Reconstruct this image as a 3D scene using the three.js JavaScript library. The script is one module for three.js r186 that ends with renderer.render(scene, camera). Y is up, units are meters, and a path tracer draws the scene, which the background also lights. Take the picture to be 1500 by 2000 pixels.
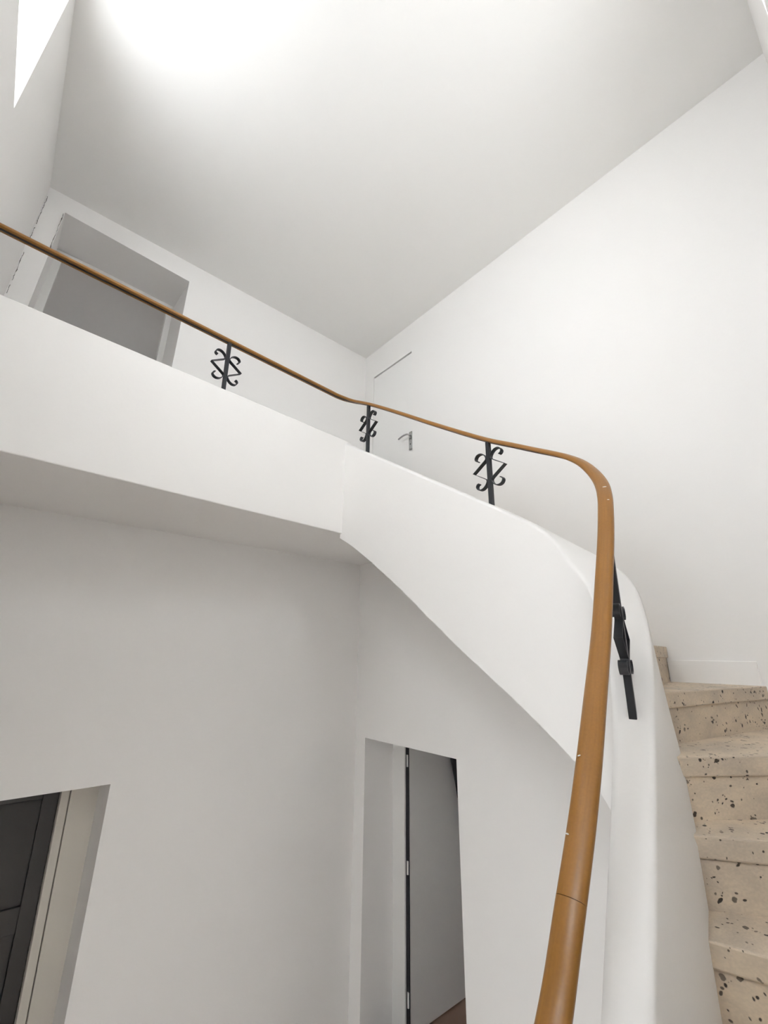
import * as THREE from 'three';
import { mergeGeometries } from 'three/addons/utils/BufferGeometryUtils.js';
import { RoundedBoxGeometry } from 'three/addons/geometries/RoundedBoxGeometry.js';

// ---------------------------------------------------------------- camera, sky, exposure
// Metres. The ground floor lies at y = 0; EYE is the height of the lens above it.
// Plan coordinates used below: u runs along the back wall (to the right), v runs along the
// right-hand wall (away), h is the height relative to the lens. World = (u, h + EYE, -v).
const EYE = 2.95;
const P = (u, h, v) => new THREE.Vector3(u, h + EYE, -v);
const scene = new THREE.Scene();
const camera = new THREE.PerspectiveCamera(97.18, 0.75, 0.02, 60);
camera.position.copy(P(0, 0, 0));
camera.up.copy(new THREE.Vector3(-0.2013, 0.9540, 0.2230));
camera.lookAt(P(0.6107, 0.2997, 0.7329));
scene.add(camera);

scene.background = new THREE.Color().setRGB(0.91, 0.955, 1.0);
scene.backgroundIntensity = 1.0;
const renderer = new THREE.WebGLRenderer({ antialias: true });
renderer.toneMapping = THREE.LinearToneMapping;
renderer.toneMappingExposure = 11.3;
renderer.shadowMap.enabled = true;

// ---------------------------------------------------------------- helpers
let seed = 7;
const rnd = () => { seed = (seed * 1664525 + 1013904223) >>> 0; return seed / 4294967296; };
const taken = {};
function numbered(name) {
  if (taken[name] === undefined) { taken[name] = 0; return name; }
  taken[name] += 1;
  return name + '_' + String(taken[name]).padStart(3, '0');
}
function mesh(name, geometry, material, parent) {
  const m = new THREE.Mesh(geometry, material);
  m.name = parent ? name : numbered(name);
  m.castShadow = true; m.receiveShadow = true;
  (parent || scene).add(m);
  return m;
}
function group(name, position, turn = 0, parent) {
  const g = new THREE.Group();
  g.name = parent ? name : numbered(name);
  if (position) g.position.copy(position);
  g.rotation.y = turn;
  (parent || scene).add(g);
  return g;
}
function structure(o, label) { o.userData.kind = 'structure'; o.userData.label = label; o.userData.category = 'building'; return o; }
function thing(o, label, category, grp) { o.userData.label = label; o.userData.category = category; if (grp) o.userData.group = grp; return o; }
// box between two corners in plan coordinates, in world space
function boxUHV(u0, u1, h0, h1, v0, v1) {
  const g = new THREE.BoxGeometry(u1 - u0, h1 - h0, v1 - v0);
  g.translate((u0 + u1) / 2, (h0 + h1) / 2 + EYE, -(v0 + v1) / 2);
  return g;
}
function rbox(w, h, d, r = 0.003, s = 2) { return new RoundedBoxGeometry(w, h, d, s, r); }
function quadShape(pts) { const s = new THREE.Shape(); pts.forEach(([x, y], i) => (i ? s.lineTo(x, y) : s.moveTo(x, y))); s.closePath(); return s; }
function wallSheet(outline, holes, depth) {
  const s = quadShape(outline);
  for (const h of holes) { const p = new THREE.Path(); h.forEach(([x, y], i) => (i ? p.lineTo(x, y) : p.moveTo(x, y))); p.closePath(); s.holes.push(p); }
  return new THREE.ExtrudeGeometry(s, { depth, bevelEnabled: false });
}
// plan polygon [[u, v], ...] extruded between two heights
function planPrism(pts, h0, h1, bevel = 0) {
  const g = new THREE.ExtrudeGeometry(quadShape(pts), bevel ? { depth: h1 - h0 - 2 * bevel, bevelEnabled: true, bevelThickness: bevel, bevelSize: bevel, bevelOffset: -bevel, bevelSegments: 2 } : { depth: h1 - h0, bevelEnabled: false });
  g.rotateX(-Math.PI / 2);                    // shape (u, v) -> (u, ., -v), depth goes up
  g.translate(0, h0 + bevel + EYE, 0);
  return g;
}
// a skin over rows of points (each row the same length); closed round the row when ring is set
function loft(rows, ring = true, caps = true, uvScale = 1) {
  const n = rows[0].length, pos = [], uv = [], idx = [];
  const cols = ring ? n + 1 : n;
  let run = 0;
  rows.forEach((r, i) => {
    if (i) run += r[0].distanceTo(rows[i - 1][0]);
    let across = 0;
    for (let j = 0; j < cols; j++) {
      const p = r[j % n];
      if (j) across += p.distanceTo(r[(j - 1) % n]);
      pos.push(p.x, p.y, p.z); uv.push(run * uvScale, across * uvScale);
    }
  });
  for (let i = 0; i < rows.length - 1; i++) for (let j = 0; j < cols - 1; j++) {
    const a = i * cols + j, b = a + 1, c = a + cols, d = c + 1;
    idx.push(a, c, b, b, c, d);
  }
  if (ring && caps) for (const e of [0, rows.length - 1]) {
    const base = pos.length / 3, c = new THREE.Vector3();
    rows[e].forEach((p) => { c.add(p); pos.push(p.x, p.y, p.z); uv.push(p.x, p.y); });
    c.divideScalar(n); pos.push(c.x, c.y, c.z); uv.push(c.x, c.y);
    for (let j = 0; j < n; j++) { const a = base + j, b = base + (j + 1) % n; e ? idx.push(a, b, base + n) : idx.push(b, a, base + n); }
  }
  const g = new THREE.BufferGeometry();
  g.setAttribute('position', new THREE.Float32BufferAttribute(pos, 3));
  g.setAttribute('uv', new THREE.Float32BufferAttribute(uv, 2));
  g.setIndex(idx);
  g.computeVertexNormals();
  return g;
}

// ---------------------------------------------------------------- textures
const hash = (x, y, s) => { let n = (x * 374761393 + y * 668265263 + s * 974634721) | 0; n = Math.imul(n ^ (n >>> 13), 1274126177); return ((n ^ (n >>> 16)) >>> 0) / 4294967296; };
function valueNoise(x, y, period, s) {
  const xi = Math.floor(x), yi = Math.floor(y), fx = x - xi, fy = y - yi;
  const w = (t) => t * t * (3 - 2 * t), m = (k) => ((k % period) + period) % period;
  const a = hash(m(xi), m(yi), s), b = hash(m(xi + 1), m(yi), s), c = hash(m(xi), m(yi + 1), s), d = hash(m(xi + 1), m(yi + 1), s);
  return a + (b - a) * w(fx) + (c - a) * w(fy) + (a - b - c + d) * w(fx) * w(fy);
}
function fbm(x, y, period, octaves, s) { let v = 0, a = 0.5, t = 0; for (let o = 0; o < octaves; o++) { v += a * valueNoise(x, y, period, s + o); t += a; x *= 2; y *= 2; period *= 2; a *= 0.5; } return v / t; }
function dataTexture(size, height, fill, srgb) {
  const d = new Uint8Array(size * height * 4);
  for (let y = 0; y < height; y++) for (let x = 0; x < size; x++) { const c = fill(x, y), k = (y * size + x) * 4; d[k] = c[0]; d[k + 1] = c[1]; d[k + 2] = c[2]; d[k + 3] = 255; }
  const t = new THREE.DataTexture(d, size, height);
  t.wrapS = t.wrapT = THREE.RepeatWrapping; t.magFilter = THREE.LinearFilter; t.minFilter = THREE.LinearMipmapLinearFilter; t.generateMipmaps = true;
  if (srgb) t.colorSpace = THREE.SRGBColorSpace;
  t.needsUpdate = true;
  return t;
}
// painted plaster: fine roller stipple and slow unevenness of the trowel
const plasterBump = dataTexture(512, 512, (x, y) => { const v = 255 * (0.35 * fbm(x / 6, y / 6, 86, 2, 3) + 0.65 * fbm(x / 128, y / 128, 4, 3, 11)); return [v, v, v]; });
plasterBump.repeat.set(0.6, 0.6);
// porous limestone: mottled beige ground and dark open pores
const STONE = 1024;
const pores = [];
for (let i = 0; i < 560; i++) {
  const cx = rnd() * STONE, cy = rnd() * STONE, big = rnd();
  const k = rnd() < 0.35 ? 3 : 1;             // some pores stand in little clusters
  for (let j = 0; j < k; j++) pores.push({ x: cx + (j ? (rnd() - 0.5) * 46 : 0), y: cy + (j ? (rnd() - 0.5) * 46 : 0), r: (1.8 + 5.6 * big * big + rnd()) * (j ? 0.6 : 1), e: 0.6 + 0.9 * rnd(), a: rnd() * 3.14, d: 0.45 + 0.55 * rnd() });
}
const poreMask = new Float32Array(STONE * STONE);
for (const p of pores) {
  const R = Math.ceil(p.r * 2.2), ca = Math.cos(p.a), sa = Math.sin(p.a);
  for (let dy = -R; dy <= R; dy++) for (let dx = -R; dx <= R; dx++) {
    const X = (dx * ca + dy * sa) * p.e, Y = (-dx * sa + dy * ca) / p.e;
    const wob = 1 + 0.5 * (valueNoise((p.x + dx) / 5, (p.y + dy) / 5, 9999, 21) - 0.5);
    const m = Math.min(1, Math.max(0, (p.r * wob - Math.hypot(X, Y)) / 1.2)) * p.d;
    const xx = ((Math.round(p.x) + dx) % STONE + STONE) % STONE, yy = ((Math.round(p.y) + dy) % STONE + STONE) % STONE, k = yy * STONE + xx;
    if (m > poreMask[k]) poreMask[k] = m;
  }
}
const stoneMap = dataTexture(STONE, STONE, (x, y) => {
  const n = fbm(x / 128, y / 64, 8, 5, 31), f = fbm(x / 6, y / 4, 170, 2, 41), m = poreMask[y * STONE + x];
  const t = 0.86 + 0.2 * n + 0.07 * (f - 0.5), w = n - 0.5;
  const c = [(217 + 4 * w) * t, (200 + 1 * w) * t, (178 - 6 * w) * t];
  return [c[0] + (52 - c[0]) * m, c[1] + (45 - c[1]) * m, c[2] + (38 - c[2]) * m];
}, true);
const stoneBump = dataTexture(STONE, STONE, (x, y) => { const v = 200 + 40 * (fbm(x / 10, y / 10, 102, 2, 51) - 0.5) - 190 * poreMask[y * STONE + x]; return [v, v, v]; });
// handrail plastic: even brown with fine lengthwise streaks (u along the rail, 2.6 m)
const railMap = dataTexture(2048, 128, (x, y) => {
  const s = fbm(x / 64, y / 3, 32, 2, 61), g = fbm(x / 3, y / 3, 680, 1, 71);
  const k = 0.93 + 0.1 * s + 0.05 * (g - 0.5);
  return [154 * k, 106 * k, 46 * k];
}, true);

// ---------------------------------------------------------------- materials
const M = {
  wall: new THREE.MeshStandardMaterial({ color: new THREE.Color().setRGB(0.885, 0.862, 0.835), roughness: 0.75, bumpMap: plasterBump, bumpScale: 0.0008 }),
  ceiling: new THREE.MeshStandardMaterial({ color: new THREE.Color().setRGB(0.885, 0.868, 0.84), roughness: 0.9, bumpMap: plasterBump, bumpScale: 0.0008 }),
  paint: new THREE.MeshPhysicalMaterial({ color: new THREE.Color().setRGB(0.80, 0.785, 0.755), roughness: 0.42 }),
  doorPaint: new THREE.MeshPhysicalMaterial({ color: new THREE.Color().setRGB(0.875, 0.86, 0.835), roughness: 0.5 }),
  oldPaint: new THREE.MeshPhysicalMaterial({ color: new THREE.Color().setRGB(0.66, 0.62, 0.55), roughness: 0.45 }),
  darkWood: new THREE.MeshPhysicalMaterial({ color: new THREE.Color().setRGB(0.045, 0.043, 0.042), roughness: 0.38 }),
  stone: new THREE.MeshStandardMaterial({ map: stoneMap, roughness: 0.62, bumpMap: stoneBump, bumpScale: 0.0025 }),
  rail: new THREE.MeshPhysicalMaterial({ map: railMap, roughness: 0.36 }),
  iron: new THREE.MeshPhysicalMaterial({ color: new THREE.Color().setRGB(0.022, 0.024, 0.028), roughness: 0.4, metalness: 0.2 }),
  steel: new THREE.MeshPhysicalMaterial({ color: new THREE.Color().setRGB(0.40, 0.40, 0.40), roughness: 0.25, metalness: 1 }),
  floorTile: new THREE.MeshPhysicalMaterial({ color: new THREE.Color().setRGB(0.33, 0.22, 0.165), roughness: 0.4 }),
  hallFloor: new THREE.MeshStandardMaterial({ color: new THREE.Color().setRGB(0.78, 0.69, 0.61), roughness: 0.6 }),
  concrete: new THREE.MeshStandardMaterial({ color: new THREE.Color().setRGB(0.5, 0.48, 0.45), roughness: 0.9 }),
  crack: new THREE.MeshStandardMaterial({ color: new THREE.Color().setRGB(0.16, 0.15, 0.13), roughness: 1 }),
  glass: new THREE.MeshPhysicalMaterial({ color: 0xffffff, roughness: 0, transmission: 1, thickness: 0, ior: 1.5 }),
  cloth: new THREE.MeshStandardMaterial({ color: new THREE.Color().setRGB(0.018, 0.018, 0.022), roughness: 0.9 }),
  fleck: new THREE.MeshStandardMaterial({ color: new THREE.Color().setRGB(0.8, 0.78, 0.74), roughness: 0.8 }),
};

// ---------------------------------------------------------------- the shell
const CEIL = 3.47, GROUND = -EYE, LAND = 1.135, SOFFIT = 0.897;
const A0 = 3.72875, AS = 0.025, backTurn = Math.atan(AS);      // back wall: v = A0 + AS * u
const frontV = (u) => 2.68 + 0.083 * u;                         // outer face of the landing parapet
const LEAN = 0.055;                                             // the left wall leans outwards towards its foot
const leftU = (h) => -0.356 - LEAN * (CEIL - h);

structure(mesh('ceiling', boxUHV(-1.2, 3.4, CEIL, CEIL + 0.2, -1.4, 4.6), M.ceiling), 'white plastered ceiling above the stairwell');
structure(mesh('floor', boxUHV(-1.6, 3.2, GROUND - 0.2, GROUND, -1.4, 4.3), M.hallFloor), 'pale stone floor of the lower hall');

// back wall with the doorway to the passage above and the door below
{
  const g = wallSheet([[-1.6, GROUND], [3.2, GROUND], [3.2, CEIL], [-1.6, CEIL]],
    [[[-0.345, LAND], [0.70, LAND], [0.745, 3.268], [-0.226, 3.312]], [[-0.35, GROUND], [0.75, GROUND], [0.80, -0.842], [-0.35, -0.842]]], 0.5);
  g.translate(0, 0, -0.5);
  const w = mesh('wall_back', g, M.wall);
  w.position.copy(P(0, 0, A0)); w.rotation.y = backTurn;
  structure(w, 'white back wall with an open doorway above and a dark door below');
  // cracks in the plaster of the corner and along the doorway
  const crack = (pts, width) => {
    const rows = [];
    for (let i = 0; i < pts.length; i++) {
      const [x, y] = pts[i], ww = width * (0.1 + 1.3 * rnd() * rnd());
      const j = (rnd() - 0.5) * 0.005;
      rows.push([new THREE.Vector3(x + j - ww, y, 0.004), new THREE.Vector3(x + j + ww, y, 0.004), new THREE.Vector3(x + j + ww, y, -0.01), new THREE.Vector3(x + j - ww, y, -0.01)]);
    }
    return loft(rows);
  };
  const line = (x0, y0, x1, y1, n) => Array.from({ length: n }, (_, i) => [x0 + (x1 - x0) * i / (n - 1), y0 + (y1 - y0) * i / (n - 1)]);
  for (const [a, b, wd] of [[0.0, 0.3, 0.0022], [0.34, 0.47, 0.0028], [0.6, 0.88, 0.0022], [0.92, 1.0, 0.0015]]) {
    const x = (t) => -0.352 - 0.054 * t, y = (t) => 3.37 - 0.96 * t;
    mesh('crack', crack(line(x(a), y(a), x(b), y(b), 22), wd), M.crack, w);
  }
  mesh('crack', crack(line(-0.235, 3.29, -0.252, 2.93, 22), 0.0028), M.crack, w);
}
// right wall with the white door above and the doorway below
{
  const g = wallSheet([[-1.4, GROUND], [4.3, GROUND], [4.3, CEIL], [-1.4, CEIL]],
    [[[2.522, GROUND], [3.645, GROUND], [3.655, -0.745], [2.54, -0.745]], [[2.988, LAND], [3.64, LAND], [3.64, 3.116], [2.988, 3.116]]], 0.35);
  const w = mesh('wall_right', g, M.wall);
  w.position.copy(P(2.85, 0, 0)); w.rotation.y = Math.PI / 2;
  structure(w, 'tall white right-hand wall of the stairwell');
}
// left wall with the stair window above and a second window below
const WIN = { v0: 1.15, v1: 2.235, h0: 2.41, h1: 3.31 };
const WIN2 = { v0: 0.7, v1: 1.7, h0: -2.92, h1: -1.55 };
const WIN3 = { v0: -0.48, v1: 0.62, h0: 0.66, h1: 1.88 };
const leanMatrix = new THREE.Matrix4().set(1, LEAN, 0, 0, 0, 1, 0, 0, 0, 0, 1, 0, 0, 0, 0, 1);   // u grows with height
const wallLeftPlace = (o) => {                                 // children are written in (v, h, outwards)
  o.applyMatrix4(new THREE.Matrix4().makeRotationY(Math.PI / 2));
  o.translate(0, -CEIL, 0); o.applyMatrix4(leanMatrix); o.translate(-0.356, CEIL + EYE, 0);
  return o;
};
{
  const rect = (w) => [[w.v0, w.h0], [w.v1, w.h0], [w.v1, w.h1], [w.v0, w.h1]];
  const g = wallSheet([[-1.4, GROUND], [4.3, GROUND], [4.3, CEIL], [-1.4, CEIL]], [rect(WIN), rect(WIN2), rect(WIN3)], 0.3);
  g.translate(0, 0, -0.3);
  structure(mesh('wall_left', wallLeftPlace(g), M.wall), 'white left wall with the bright stair window');
  let n = 1;
  for (const [w, label] of [[WIN, 'bright white window high in the left wall'], [WIN2, 'window of the lower hall in the left wall'], [WIN3, 'window beside the lower flight in the left wall']]) {
    const win = group('window_' + n++);
    structure(win, label);
    const cx = (w.v0 + w.v1) / 2, cy = (w.h0 + w.h1) / 2, W = w.v1 - w.v0, H = w.h1 - w.h0, z = -0.25;
    const bar = (x, y, bw, bh) => { const b = rbox(bw, bh, 0.05, 0.004); b.translate(x, y, z); return wallLeftPlace(b); };
    mesh('window_frame', mergeGeometries([bar(cx, w.h0 + 0.02, W, 0.04), bar(cx, w.h1 - 0.02, W, 0.04), bar(w.v0 + 0.02, cy, 0.04, H - 0.08), bar(w.v1 - 0.02, cy, 0.04, H - 0.08)]), M.paint, win);
    const pane = new THREE.PlaneGeometry(W - 0.08, H - 0.08); pane.translate(cx, cy, z);
    mesh('pane', wallLeftPlace(pane), M.glass, win);
  }
}
// the wall beside the lower flight, the wall of the upper floor above it
structure(mesh('wall_front', boxUHV(-1.6, 3.2, GROUND, 1.9, -0.8, -0.5), M.wall), 'white wall beside the lower flight of stairs');
{
  const W = { u0: 0.65, u1: 1.6, h0: 2.08, h1: 3.0 };         // its window looks across to the landing
  const g = wallSheet([[-1.2, 1.9], [3.2, 1.9], [3.2, CEIL], [-1.2, CEIL]], [[[W.u0, W.h0], [W.u1, W.h0], [W.u1, W.h1], [W.u0, W.h1]]], 0.3);
  g.translate(0, EYE, 0.09);
  structure(mesh('wall_front', g, M.wall), 'white upper wall meeting the ceiling at the right edge');
  structure(mesh('ceiling_lower_flight', boxUHV(-1.2, 3.2, 1.9, 2.0, -0.8, -0.39), M.wall), 'white ceiling over the lower flight');
  const win = structure(group('window_4'), 'window of the upper floor opposite the landing');
  const bar = (u0, u1, h0, h1) => boxUHV(u0, u1, h0, h1, -0.36, -0.31);
  mesh('window_frame', mergeGeometries([bar(W.u0, W.u1, W.h0, W.h0 + 0.04), bar(W.u0, W.u1, W.h1 - 0.04, W.h1), bar(W.u0, W.u0 + 0.04, W.h0, W.h1), bar(W.u1 - 0.04, W.u1, W.h0, W.h1)]), M.paint, win);
  const pane = new THREE.PlaneGeometry(W.u1 - W.u0 - 0.08, W.h1 - W.h0 - 0.08); pane.translate((W.u0 + W.u1) / 2, (W.h0 + W.h1) / 2 + EYE, 0.335);
  mesh('pane', pane, M.glass, win);
}

// rooms behind the doorways
function roomShell(name, u0, u1, v0, v1, h0, h1, open, label, floorMat, win) {
  const t = 0.12, parts = [boxUHV(u0 - t, u1 + t, h1, h1 + t, v0, v1)];
  if (open !== 'u0') parts.push(boxUHV(u0 - t, u0, h0, h1, v0, v1));
  if (!win) parts.push(boxUHV(u1, u1 + t, h0, h1, v0, v1));
  else {
    const [a, b, c, d] = win;                                  // opening in the far side wall: v from a to b, h from c to d
    parts.push(boxUHV(u1, u1 + t, h0, c, v0, v1), boxUHV(u1, u1 + t, d, h1, v0, v1), boxUHV(u1, u1 + t, c, d, v0, a), boxUHV(u1, u1 + t, c, d, b, v1));
  }
  if (open !== 'v0') parts.push(boxUHV(u0 - t, u1 + t, h0 - t, h1 + t, v0 - t, v0));
  parts.push(boxUHV(u0 - t, u1 + t, h0 - t, h1 + t, v1, v1 + t));
  structure(mesh(name, mergeGeometries(parts), M.wall), label);
  structure(mesh('floor', boxUHV(u0 - t, u1 + t, h0 - t, h0, v0, v1), floorMat), 'floor of the ' + label);
}
roomShell('wall_passage', -0.7, 1.3, 4.29, 6.2, LAND, 3.42, 'v0', 'dim passage behind the upper doorway', M.floorTile, [5.1, 5.5, 2.1, 2.5]);
roomShell('wall_side_room', 3.2, 5.4, 2.3, 4.5, GROUND, -0.4, 'u0', 'dim side room behind the lower right doorway', M.floorTile);
roomShell('wall_cellar', -0.9, 1.2, 4.29, 5.0, GROUND, -0.5, 'v0', 'unlit room behind the dark lower door', M.concrete);

// landing: slab, parapet
const slabFront = (u) => frontV(u) + 0.004;
structure(mesh('floor_landing', planPrism([[-0.75, slabFront(-0.75)], [1.99, slabFront(1.99)], [2.85, 2.86], [2.85, 3.83], [-0.75, 3.72]], SOFFIT, LAND), M.wall), 'white slab of the upper landing seen from below');
structure(mesh('wall_landing', planPrism([[-0.75, frontV(-0.75)], [1.955, frontV(1.955)], [2.03, frontV(2.03) + 0.02], [2.06, frontV(2.06) + 0.13], [-0.75, frontV(-0.75) + 0.13]], SOFFIT - 0.001, 1.70, 0.006), M.wall), 'low white parapet along the front of the upper landing');

// stair parapet: a curved plastered wall between the flight and the hall
const cat = (keys, k) => new THREE.CatmullRomCurve3(keys.map((r) => k(r)), false, 'centripetal');
//          inner u, v      outer u, v     top     bottom  batter of the inner face
const para = [
  [-0.60, 0.300, -0.60, 0.385, -1.66, -2.94, 0.05],
  [-0.20, 0.300, -0.20, 0.385, -1.40, -2.60, 0.05],
  [0.300, 0.322, 0.290, 0.408, -1.09, -2.15, 0.05],
  [0.690, 0.384, 0.668, 0.466, -0.845, -1.85, 0.055],
  [1.018, 0.472, 0.994, 0.558, -0.622, -1.60, 0.06],
  [1.205, 0.520, 1.177, 0.616, -0.505, -1.45, 0.06],
  [1.381, 0.565, 1.353, 0.669, -0.377, -1.30, 0.06],
  [1.676, 0.646, 1.636, 0.766, -0.183, -1.05, 0.06],
  [1.859, 0.690, 1.785, 0.825, 0.040, -0.85, 0.03],
  [1.968, 0.732, 1.862, 0.878, 0.165, -0.70, 0.01],
  [2.045, 0.790, 1.910, 0.935, 0.305, -0.57, 0],
  [2.070, 0.880, 1.934, 1.010, 0.405, -0.478, 0],
  [2.070, 1.100, 1.940, 1.110, 0.562, -0.392, 0],
  [2.070, 1.320, 1.940, 1.320, 0.717, -0.225, 0],
  [2.070, 1.671, 1.940, 1.671, 0.938, 0.025, 0],
  [2.070, 2.265, 1.940, 2.265, 1.312, 0.476, 0],
  [2.070, 2.700, 1.940, 2.700, 1.586, 0.770, 0],
  [2.070, 2.865, 1.940, 2.865, 1.692, 0.862, 0],
];
const paraCurves = {
  it: cat(para, (r) => P(r[0], r[4], r[1])), ot: cat(para, (r) => P(r[2], r[4], r[3])),
  ib: cat(para, (r) => P(r[0], r[5], r[1])), ob: cat(para, (r) => P(r[2], r[5], r[3])),
};
const keyBatter = (t) => { const x = t * (para.length - 1), i = Math.min(para.length - 2, Math.floor(x)); return para[i][6] + (para[i + 1][6] - para[i][6]) * (x - i); };
{
  const rows = [], N = 220, e = 0.020;
  for (let k = 0; k <= N; k++) {
    const t = k / N, it = paraCurves.it.getPoint(t), ot = paraCurves.ot.getPoint(t), ib = paraCurves.ib.getPoint(t), ob = paraCurves.ob.getPoint(t);
    const across = it.clone().sub(ot).setY(0).normalize(), b = keyBatter(t), down = (p, d) => p.clone().add(new THREE.Vector3(0, -d, 0));
    const mid = down(it, 0.30).addScaledVector(across, b);
    rows.push([ob, down(ot, e), down(ot, e * 0.3).addScaledVector(across, e * 0.3), ot.clone().addScaledVector(across, e), it.clone().addScaledVector(across, -e), down(it, e * 0.3).addScaledVector(across, -e * 0.3), down(it, e), mid, ib.clone().addScaledVector(across, b)]);
  }
  structure(mesh('wall_stair', loft(rows), M.wall), 'curved white parapet wall following the staircase up');
  // underside of the flight, from the parapet to the wall
  const soff = [];
  for (let k = 0; k <= 80; k++) {
    const t = k / 80, ob = paraCurves.ob.getPoint(t), ib = paraCurves.ib.getPoint(t);
    const u = ob.x, v = -ob.z;
    let wall;
    if (v > 1.0) wall = [2.85, v]; else { const q = Math.max(0, Math.min(1, (u - 1.2) / 0.74)); wall = [1.2 + (2.85 - 1.2) * q, -0.5 + (q > 0.6 ? 1.5 * (q - 0.6) / 0.4 : 0)]; if (u < 1.2) wall = [u, -0.5]; }
    const w = new THREE.Vector3(wall[0], ib.y, -wall[1]), up = new THREE.Vector3(0, 0.04, 0);
    const o2 = ob.clone().lerp(ib, 0.3);
    soff.push([o2, w, w.clone().add(up), o2.clone().add(up)]);
  }
  structure(mesh('ceiling_under_stair', loft(soff), M.wall), 'sloping white underside of the staircase');
}

// ---------------------------------------------------------------- stone stairs
// nosing lines from the parapet to the wall: [inner u, v], [wall u, v], height; from the top down
const RISE = 0.18;
const noses = [
  [[2.03, 2.42], [2.85, 2.45]], [[2.03, 2.12], [2.85, 2.18]], [[2.03, 1.83], [2.85, 1.93]], [[2.03, 1.55], [2.85, 1.70]],
  [[2.03, 1.28], [2.85, 1.50]], [[2.03, 1.02], [2.85, 1.29]], [[1.98, 0.82], [2.85, 0.985]], [[1.90, 0.728], [2.85, 0.585]],
  [[1.69, 0.685], [2.85, -0.12]], [[1.58, 0.683], [2.485, -0.5]], [[1.46, 0.679], [1.835, -0.5]], [[1.27, 0.60], [1.36, -0.5]],
  [[1.04, 0.52], [1.08, -0.5]], [[0.80, 0.46], [0.82, -0.5]], [[0.55, 0.42], [0.56, -0.5]], [[0.29, 0.38], [0.30, -0.5]], [[0.03, 0.36], [0.04, -0.5]], [[-0.23, 0.36], [-0.22, -0.5]],
];
{
  const stairs = group('staircase', P(1.5, GROUND, 0.3));
  thing(stairs, 'beige porous stone staircase winding up behind the white parapet', 'stairs');
  const shift = P(1.5, GROUND, 0.3).negate();
  const put = (name, g) => { g.translate(shift.x, shift.y, shift.z); return mesh(name, g, M.stone, stairs); };
  const boxUv = (g, ou, ov) => {                               // uv in metres by facing
    const q = g.index ? g.toNonIndexed() : g; q.computeVertexNormals();
    const p = q.attributes.position, n = q.attributes.normal, uv = new Float32Array(p.count * 2);
    for (let i = 0; i < p.count; i++) {
      const nx = Math.abs(n.getX(i)), ny = Math.abs(n.getY(i)), nz = Math.abs(n.getZ(i));
      const a = ny > 0.7 ? p.getX(i) : (p.getX(i) * (n.getZ(i)) - p.getZ(i) * n.getX(i)), b = ny > 0.7 ? p.getZ(i) : p.getY(i);
      uv[2 * i] = a + ou; uv[2 * i + 1] = b + ov;
    }
    q.setAttribute('uv', new THREE.BufferAttribute(uv, 2));
    return q;
  };
  noses.forEach(([a, b], k) => {
    const h = LAND - RISE * k, [c, d] = k ? noses[k - 1] : [[2.03, 2.9], [2.85, 2.9]];
    const dir = [b[0] - a[0], b[1] - a[1]], L = Math.hypot(...dir), nx = -dir[1] / L, ny = dir[0] / L;   // towards the back of the tread
    const back = 0.03, bx = (p) => [p[0] + nx * back, p[1] + ny * back];
    const poly = [a, b];
    if (b[1] <= -0.5 && d[1] > -0.5) poly.push([2.85, -0.5]);
    poly.push([d[0], Math.min(d[1] + (k ? 0.03 : 0), 2.95)], [c[0], c[1] + (k ? 0.03 : 0)]);
    const g = planPrism(poly.map((p) => p.slice()), h - 0.058, h, 0.005);
    put('tread', boxUv(g, rnd() * 3, rnd() * 3));
    const r = planPrism([[a[0] + nx * 0.008, a[1] + ny * 0.008], [b[0] + nx * 0.008, b[1] + ny * 0.008], bx(bx(b)), bx(bx(a))], h - RISE - 0.004, h - 0.055);
    put('riser', boxUv(r, rnd() * 3, rnd() * 3));
  });
}
structure(mesh('baseboard_right', planPrism([[2.836, 0.60], [2.836, 0.985], [2.86, 0.985], [2.86, 0.60]], -0.127, -0.014, 0.003), M.wall), 'white plastered skirting above the winding stone step');

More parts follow.
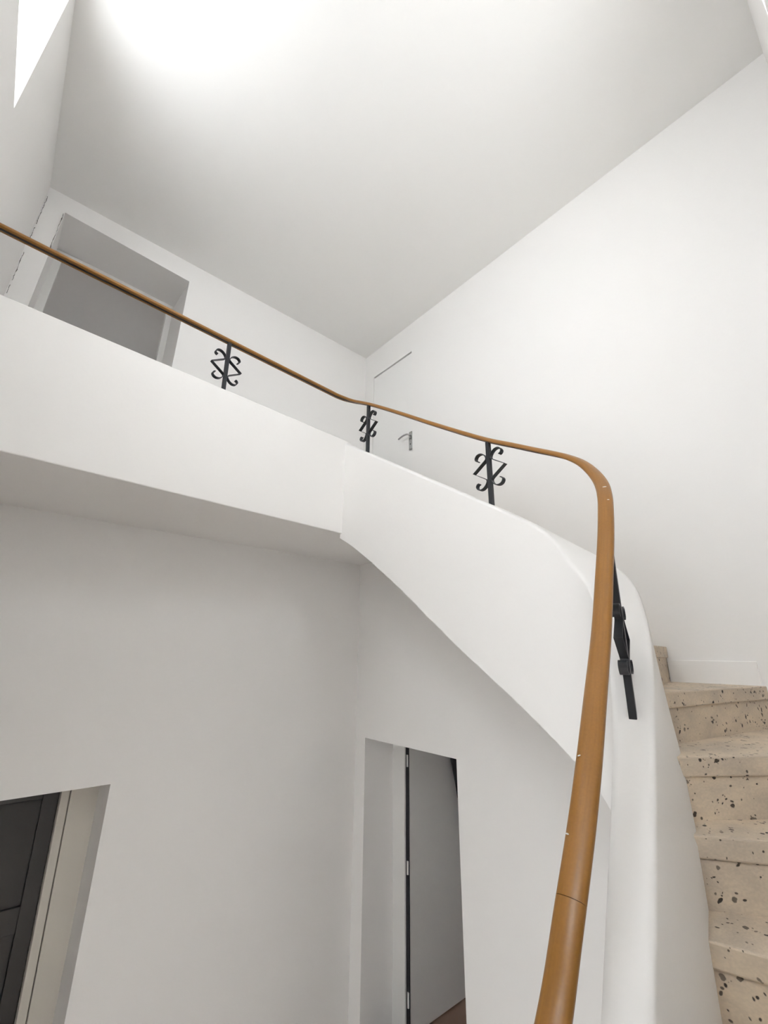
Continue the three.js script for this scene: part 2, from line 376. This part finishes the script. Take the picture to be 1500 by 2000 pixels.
// ---------------------------------------------------------------- handrail
{
  const pts = [
    [-0.30, -1.31, 0.345], [0.10, -1.07, 0.40], [0.45, -0.83, 0.47], [0.65, -0.69, 0.515],
    [0.825, -0.571, 0.547], [0.905, -0.460, 0.552], [1.003, -0.338, 0.563], [1.087, -0.239, 0.577], [1.237, -0.087, 0.613], [1.386, 0.076, 0.647],
    [1.526, 0.275, 0.677], [1.600, 0.388, 0.692], [1.680, 0.508, 0.712], [1.762, 0.612, 0.740], [1.840, 0.702, 0.781], [1.900, 0.785, 0.836],
    [1.945, 0.860, 0.900], [1.981, 0.926, 0.981], [1.998, 0.981, 1.068], [2.004, 1.045, 1.180], [2.005, 1.114, 1.300], [2.005, 1.205, 1.461], [2.005, 1.475, 1.876], [2.005, 1.758, 2.296],
    [2.005, 1.958, 2.604], [2.005, 2.035, 2.735], [1.995, 2.085, 2.825], [1.955, 2.118, 2.885], [1.88, 2.128, 2.904], [1.777, 2.129, 2.897], [1.369, 2.129, 2.864], [0.888, 2.129, 2.824], [0.220, 2.129, 2.768], [-0.174, 2.129, 2.736], [-0.425, 2.129, 2.715],
  ];
  const curve = new THREE.CatmullRomCurve3(pts.map(([u, h, v]) => P(u, h, v)), false, 'centripetal');
  curve.arcLengthDivisions = 2000;
  // half-round profile: broad rounded top, lips turned in below
  const prof = [];
  for (let j = 0; j <= 16; j++) { const a = Math.PI * j / 16; prof.push([0.028 * Math.cos(a), -0.002 + 0.017 * Math.pow(Math.sin(a), 0.85)]); }
  prof.push([-0.0275, -0.007], [-0.024, -0.0105], [0, -0.0105], [0.024, -0.0105], [0.0275, -0.007]);
  const ironProf = [[0.008, -0.0085], [-0.008, -0.0085], [-0.008, -0.0125], [0.008, -0.0125]];
  const frameAt = (t) => {
    const p = curve.getPointAt(t), T = curve.getTangentAt(t), side = T.clone().cross(new THREE.Vector3(0, 1, 0)).normalize(), up = side.clone().cross(T).normalize();
    return { p, T, side, up };
  };
  const sweep = (prof, t0, t1, n) => {
    const rows = [];
    for (let k = 0; k <= n; k++) { const { p, side, up } = frameAt(t0 + (t1 - t0) * k / n); rows.push(prof.map(([x, y]) => p.clone().addScaledVector(side, -x).addScaledVector(up, y))); }
    const g = loft(rows);
    const uv = g.attributes.uv; for (let i = 0; i < uv.count; i++) uv.setXY(i, uv.getX(i) / 2.6, uv.getY(i) / 0.16);
    return g;
  };
  const nearest = (u, v) => { let best = 0, bd = 9; for (let k = 0; k <= 2000; k++) { const q = curve.getPointAt(k / 2000), d = Math.hypot(q.x - u, -q.z - v); if (d < bd) { bd = d; best = k / 2000; } } return best; };
  const rail = group('handrail', P(0.825, -0.571, 0.547));
  thing(rail, 'brown plastic handrail sweeping along the parapet and landing', 'handrail');
  const put = (name, g, m) => { const q = g; q.translate(-rail.position.x, -rail.position.y, -rail.position.z); return mesh(name, q, m, rail); };
  const seam = nearest(0.925, 0.553), corner = nearest(2.005, 2.73);
  put('rail_cover', sweep(prof, 0, seam - 0.00006, 60), M.rail);
  put('rail_cover', sweep(prof, seam + 0.00006, 1, 420), M.rail);
  put('iron_strip', sweep(ironProf, 0.0, 1, 420), M.iron).userData.label = 'flat black iron strip under the handrail';
  // white paint flecks on the cover near the bend
  for (const [u, v, off, s, turn] of [[1.79, 0.760, 0.004, 0.0085, 0.5], [1.725, 0.733, 0.012, 0.005, 0.1], [0.99, 0.562, -0.02, 0.004, 0.3], [1.10, 0.58, -0.018, 0.004, 0.9]]) {
    const { p, T, side, up } = frameAt(nearest(u, v));
    const g = new THREE.SphereGeometry(1, 8, 6); g.scale(s, 0.0012, s * 0.42); g.rotateY(turn + 1.2);
    g.applyMatrix4(new THREE.Matrix4().makeBasis(T, up, side)); const q = p.clone().addScaledVector(up, 0.0148 - 6 * off * off).addScaledVector(side, off); g.translate(q.x, q.y, q.z);
    put('paint_fleck', g, M.fleck);
  }

  // ---------------------------------------------------------------- balusters
  // one scroll piece in the plane of the railing: curl, bend at the post, point, bend, curl
  const scrollPath = () => {
    const top = new THREE.CatmullRomCurve3([[0.078, 0.074], [0.090, 0.079], [0.096, 0.093], [0.086, 0.111], [0.068, 0.118], [0.046, 0.114], [0.026, 0.098], [0.0155, 0.078], [0.0175, 0.066], [0.028, 0.057]].map(([x, y]) => new THREE.Vector3(x, y, 0)), false, 'centripetal').getPoints(46);
    const low = top.map((p) => new THREE.Vector3(p.x, -p.y, 0)).reverse();
    return [...top, new THREE.Vector3(0.116, 0, 0), ...low];
  };
  const path = scrollPath();
  const scroll = (sign, w = 0.027, t = 0.0046) => {
    const rows = path.map((p, i) => {
      const a = path[Math.max(0, i - 1)], b = path[Math.min(path.length - 1, i + 1)];
      const T = b.clone().sub(a).normalize(), n = new THREE.Vector3(-T.y, T.x, 0), x = (s, z) => { const q = p.clone().addScaledVector(n, s); q.z = z; q.x *= sign; return q; };
      return [x(t / 2, w / 2), x(t / 2, -w / 2), x(-t / 2, -w / 2), x(-t / 2, w / 2)];
    });
    const g = loft(rows).toNonIndexed(); g.computeVertexNormals();
    return g;
  };
  const scrollL = scroll(-1), scrollR = scroll(1);
  const baluster = (u, v, base, mid, azimuth, label) => {
    const t = nearest(u, v), top = frameAt(t).p.y - EYE - 0.010;
    const b = group('baluster', P(u, base, v), Math.PI / 2 - azimuth);
    thing(b, label, 'baluster', 'iron balusters under the handrail');
    const H = top - base, post = rbox(0.024, H + 0.02, 0.024, 0.0022); post.translate(0, H / 2 - 0.01, 0);
    mesh('post', post, M.iron, b);
    for (const g of [scrollL, scrollR]) { const s = mesh('scroll', g, M.iron, b); s.position.y = mid - base; s.scale.set(0.95, 0.95, 1); }
    return b;
  };
  baluster(0.889, 2.824, 1.70, 1.915, Math.atan2(1, 0.083), 'black iron scrollwork baluster standing alone on the landing parapet');
  baluster(2.005, 2.62, 1.536, 1.765, 0, 'black iron scrollwork baluster at the corner of landing and stairs');
  baluster(2.005, 1.461, 0.806, 1.021, 0, 'black iron scrollwork baluster midway down the stair parapet, before the bend');
  baluster(1.656, 0.706, -0.183, 0.058, 1.27, 'black iron baluster seen edge-on behind the handrail, nearest of all');
}

// ---------------------------------------------------------------- doors
{ // white flush door on the landing
  const d = group('door_1', P(2.85, LAND, 3.314), Math.PI / 2);
  structure(d, 'white flush door in the far corner of the landing');
  const leaf = rbox(0.644, 1.962, 0.04, 0.003); leaf.translate(0, 0.981 + 0.004, 0.027);
  mesh('leaf', leaf, M.doorPaint, d);
  const stop = new THREE.BoxGeometry(0.652, 1.981, 0.02); stop.translate(0, 0.9905, 0.075);
  mesh('door_stop', stop, M.paint, d);
  const hd = group('handle', new THREE.Vector3(-0.302, 0.925, 0), 0, d);
  const plate = rbox(0.046, 0.20, 0.014, 0.004); plate.translate(0, 0, 0.002); 
  mesh('backplate', plate, M.steel, hd);
  const lever = new THREE.TubeGeometry(new THREE.CatmullRomCurve3([[0, 0.055, 0.0], [0, 0.055, -0.045], [0.014, 0.055, -0.052], [0.06, 0.056, -0.053], [0.128, 0.045, -0.05]].map((p) => new THREE.Vector3(...p))), 30, 0.009, 10);
  mesh('lever', lever, M.steel, hd);
  const key = new THREE.CylinderGeometry(0.007, 0.007, 0.006, 14); key.rotateX(Math.PI / 2); key.translate(0, -0.04, -0.003);
  mesh('keyhole', key, M.iron, hd);
}
{ // frame of the passage on the landing
  const d = group('trim_1', P(0, 0, A0), backTurn);
  structure(d, 'white frame deep inside the upper doorway');
  const jamb = (x0, y0, x1, y1, w) => { const g = wallSheet([[x0, y0], [x0 + w, y0], [x1 + w, y1], [x1, y1]], [], 0.06); g.translate(0, 0, -0.5); return g; };
  mesh('jamb', jamb(-0.345, LAND, -0.232, 3.21, 0.058), M.paint, d);
  mesh('jamb', jamb(0.65, LAND, 0.692, 3.21, 0.05), M.paint, d);
  const head = new THREE.BoxGeometry(0.99, 0.06, 0.06); head.translate(0.25, 3.27, -0.47);
  mesh('head', head, M.paint, d);
}
{ // dark door of the lower hall with its old painted frame
  const d = group('door_2', P(0, GROUND, A0), backTurn);
  structure(d, 'dark panelled door in a cream frame in the lower hall');
  const y1 = -0.842 - GROUND, z = -0.27;
  const add = (name, w, h, t, x, y, zz, m) => { const g = rbox(w, h, t, 0.004); g.translate(x, y, zz); return mesh(name, g, m, d); };
  add('jamb', 0.19, y1, 0.08, 0.7275, y1 / 2, z - 0.04, M.oldPaint);
  add('jamb', 0.05, y1, 0.07, 0.603, y1 / 2, z - 0.045, M.oldPaint);
  add('jamb', 0.145, y1, 0.08, -0.31, y1 / 2, z - 0.04, M.oldPaint);
  add('head', 0.95, 0.06, 0.07, 0.2, y1 - 0.03 + 0.05, z - 0.045, M.oldPaint);
  const L = -0.235, R = 0.577, W = R - L;
  add('stile', 0.09, y1, 0.04, R - 0.045, y1 / 2, z - 0.08, M.darkWood);
  add('stile', 0.09, y1, 0.04, L + 0.045, y1 / 2, z - 0.08, M.darkWood);
  for (const [a, b] of [[0.01, 0.2], [1.28, 1.42], [y1 - 0.1, y1]]) add('cross_rail', W - 0.18, b - a, 0.04, (L + R) / 2, (a + b) / 2, z - 0.08, M.darkWood);
  for (const [a, b] of [[0.2, 1.28], [1.42, y1 - 0.1]]) add('panel', W - 0.18, b - a, 0.014, (L + R) / 2, (a + b) / 2, z - 0.088, M.darkWood);
}
{ // open white door under the stairs
  const d = group('door_3', P(3.2, GROUND, 3.42));
  structure(d, 'white door standing open in the doorway under the stairs');
  const y1 = -0.745 - GROUND;
  const add = (name, u0, u1, h0, h1, v0, v1, m) => { const g = rbox(u1 - u0, h1 - h0, v1 - v0, 0.003); g.translate((u0 + u1) / 2, (h0 + h1) / 2, -(v0 + v1) / 2); return mesh(name, g, m, d); };
  add('jamb', -0.006, 0.012, 0, y1 + 0.05, 0.072, 0.25, M.paint);
  add('jamb', -0.006, 0.012, 0, y1 + 0.05, -0.95, -0.86, M.paint);
  add('head', -0.006, 0.012, y1 + 0.002, y1 + 0.06, -0.86, 0.072, M.paint);
  add('draught_seal', 0.0125, 0.018, 0.05, y1 + 0.03, 0.030, 0.085, M.cloth).userData.label = 'black seal in the hinge gap';
  const leaf = group('leaf', new THREE.Vector3(0.022, 0, -0.060), 0, d); leaf.rotation.y = 0.02;
  const lg = rbox(0.86, y1 - 0.03, 0.04, 0.003); lg.translate(0.43, (y1 - 0.03) / 2 + 0.012, 0);
  mesh('door_leaf', lg, M.paint, leaf);
  for (const y of [0.25, 1.16, 2.0]) { const g = new THREE.CylinderGeometry(0.009, 0.009, 0.10, 12); g.translate(-0.012, y, 0.012); mesh('hinge', g, M.paint, leaf); }
}
{ // black cloth over the top corner of that door
  const rows = [], n = 14;
  for (let i = 0; i <= n; i++) {
    const t = i / n, h = -0.80 - 0.78 * t, w = 0.10 + 0.17 * Math.pow(1 - t, 1.3), z = 0.012 * Math.sin(9 * t);
    const row = [];
    for (let j = 0; j <= 6; j++) { const q = j / 6; row.push(P(3.97 - w * (1 - q), h, 3.400 + 0.012 * Math.sin(7 * q + 3 * t) + z * 0.3)); }
    for (let j = 6; j >= 0; j--) { const q = j / 6; row.push(P(3.97 - w * (1 - q), h, 3.412 + 0.012 * Math.sin(7 * q + 3 * t) + z * 0.3)); }
    rows.push(row);
  }
  const c = mesh('hanging_cloth', loft(rows), M.cloth);
  thing(c, 'black cloth hanging at the top of the open door under the stairs', 'cloth');
}

scene.traverse((o) => { if (o.isMesh) { o.castShadow = true; o.receiveShadow = true; } });
renderer.render(scene, camera);
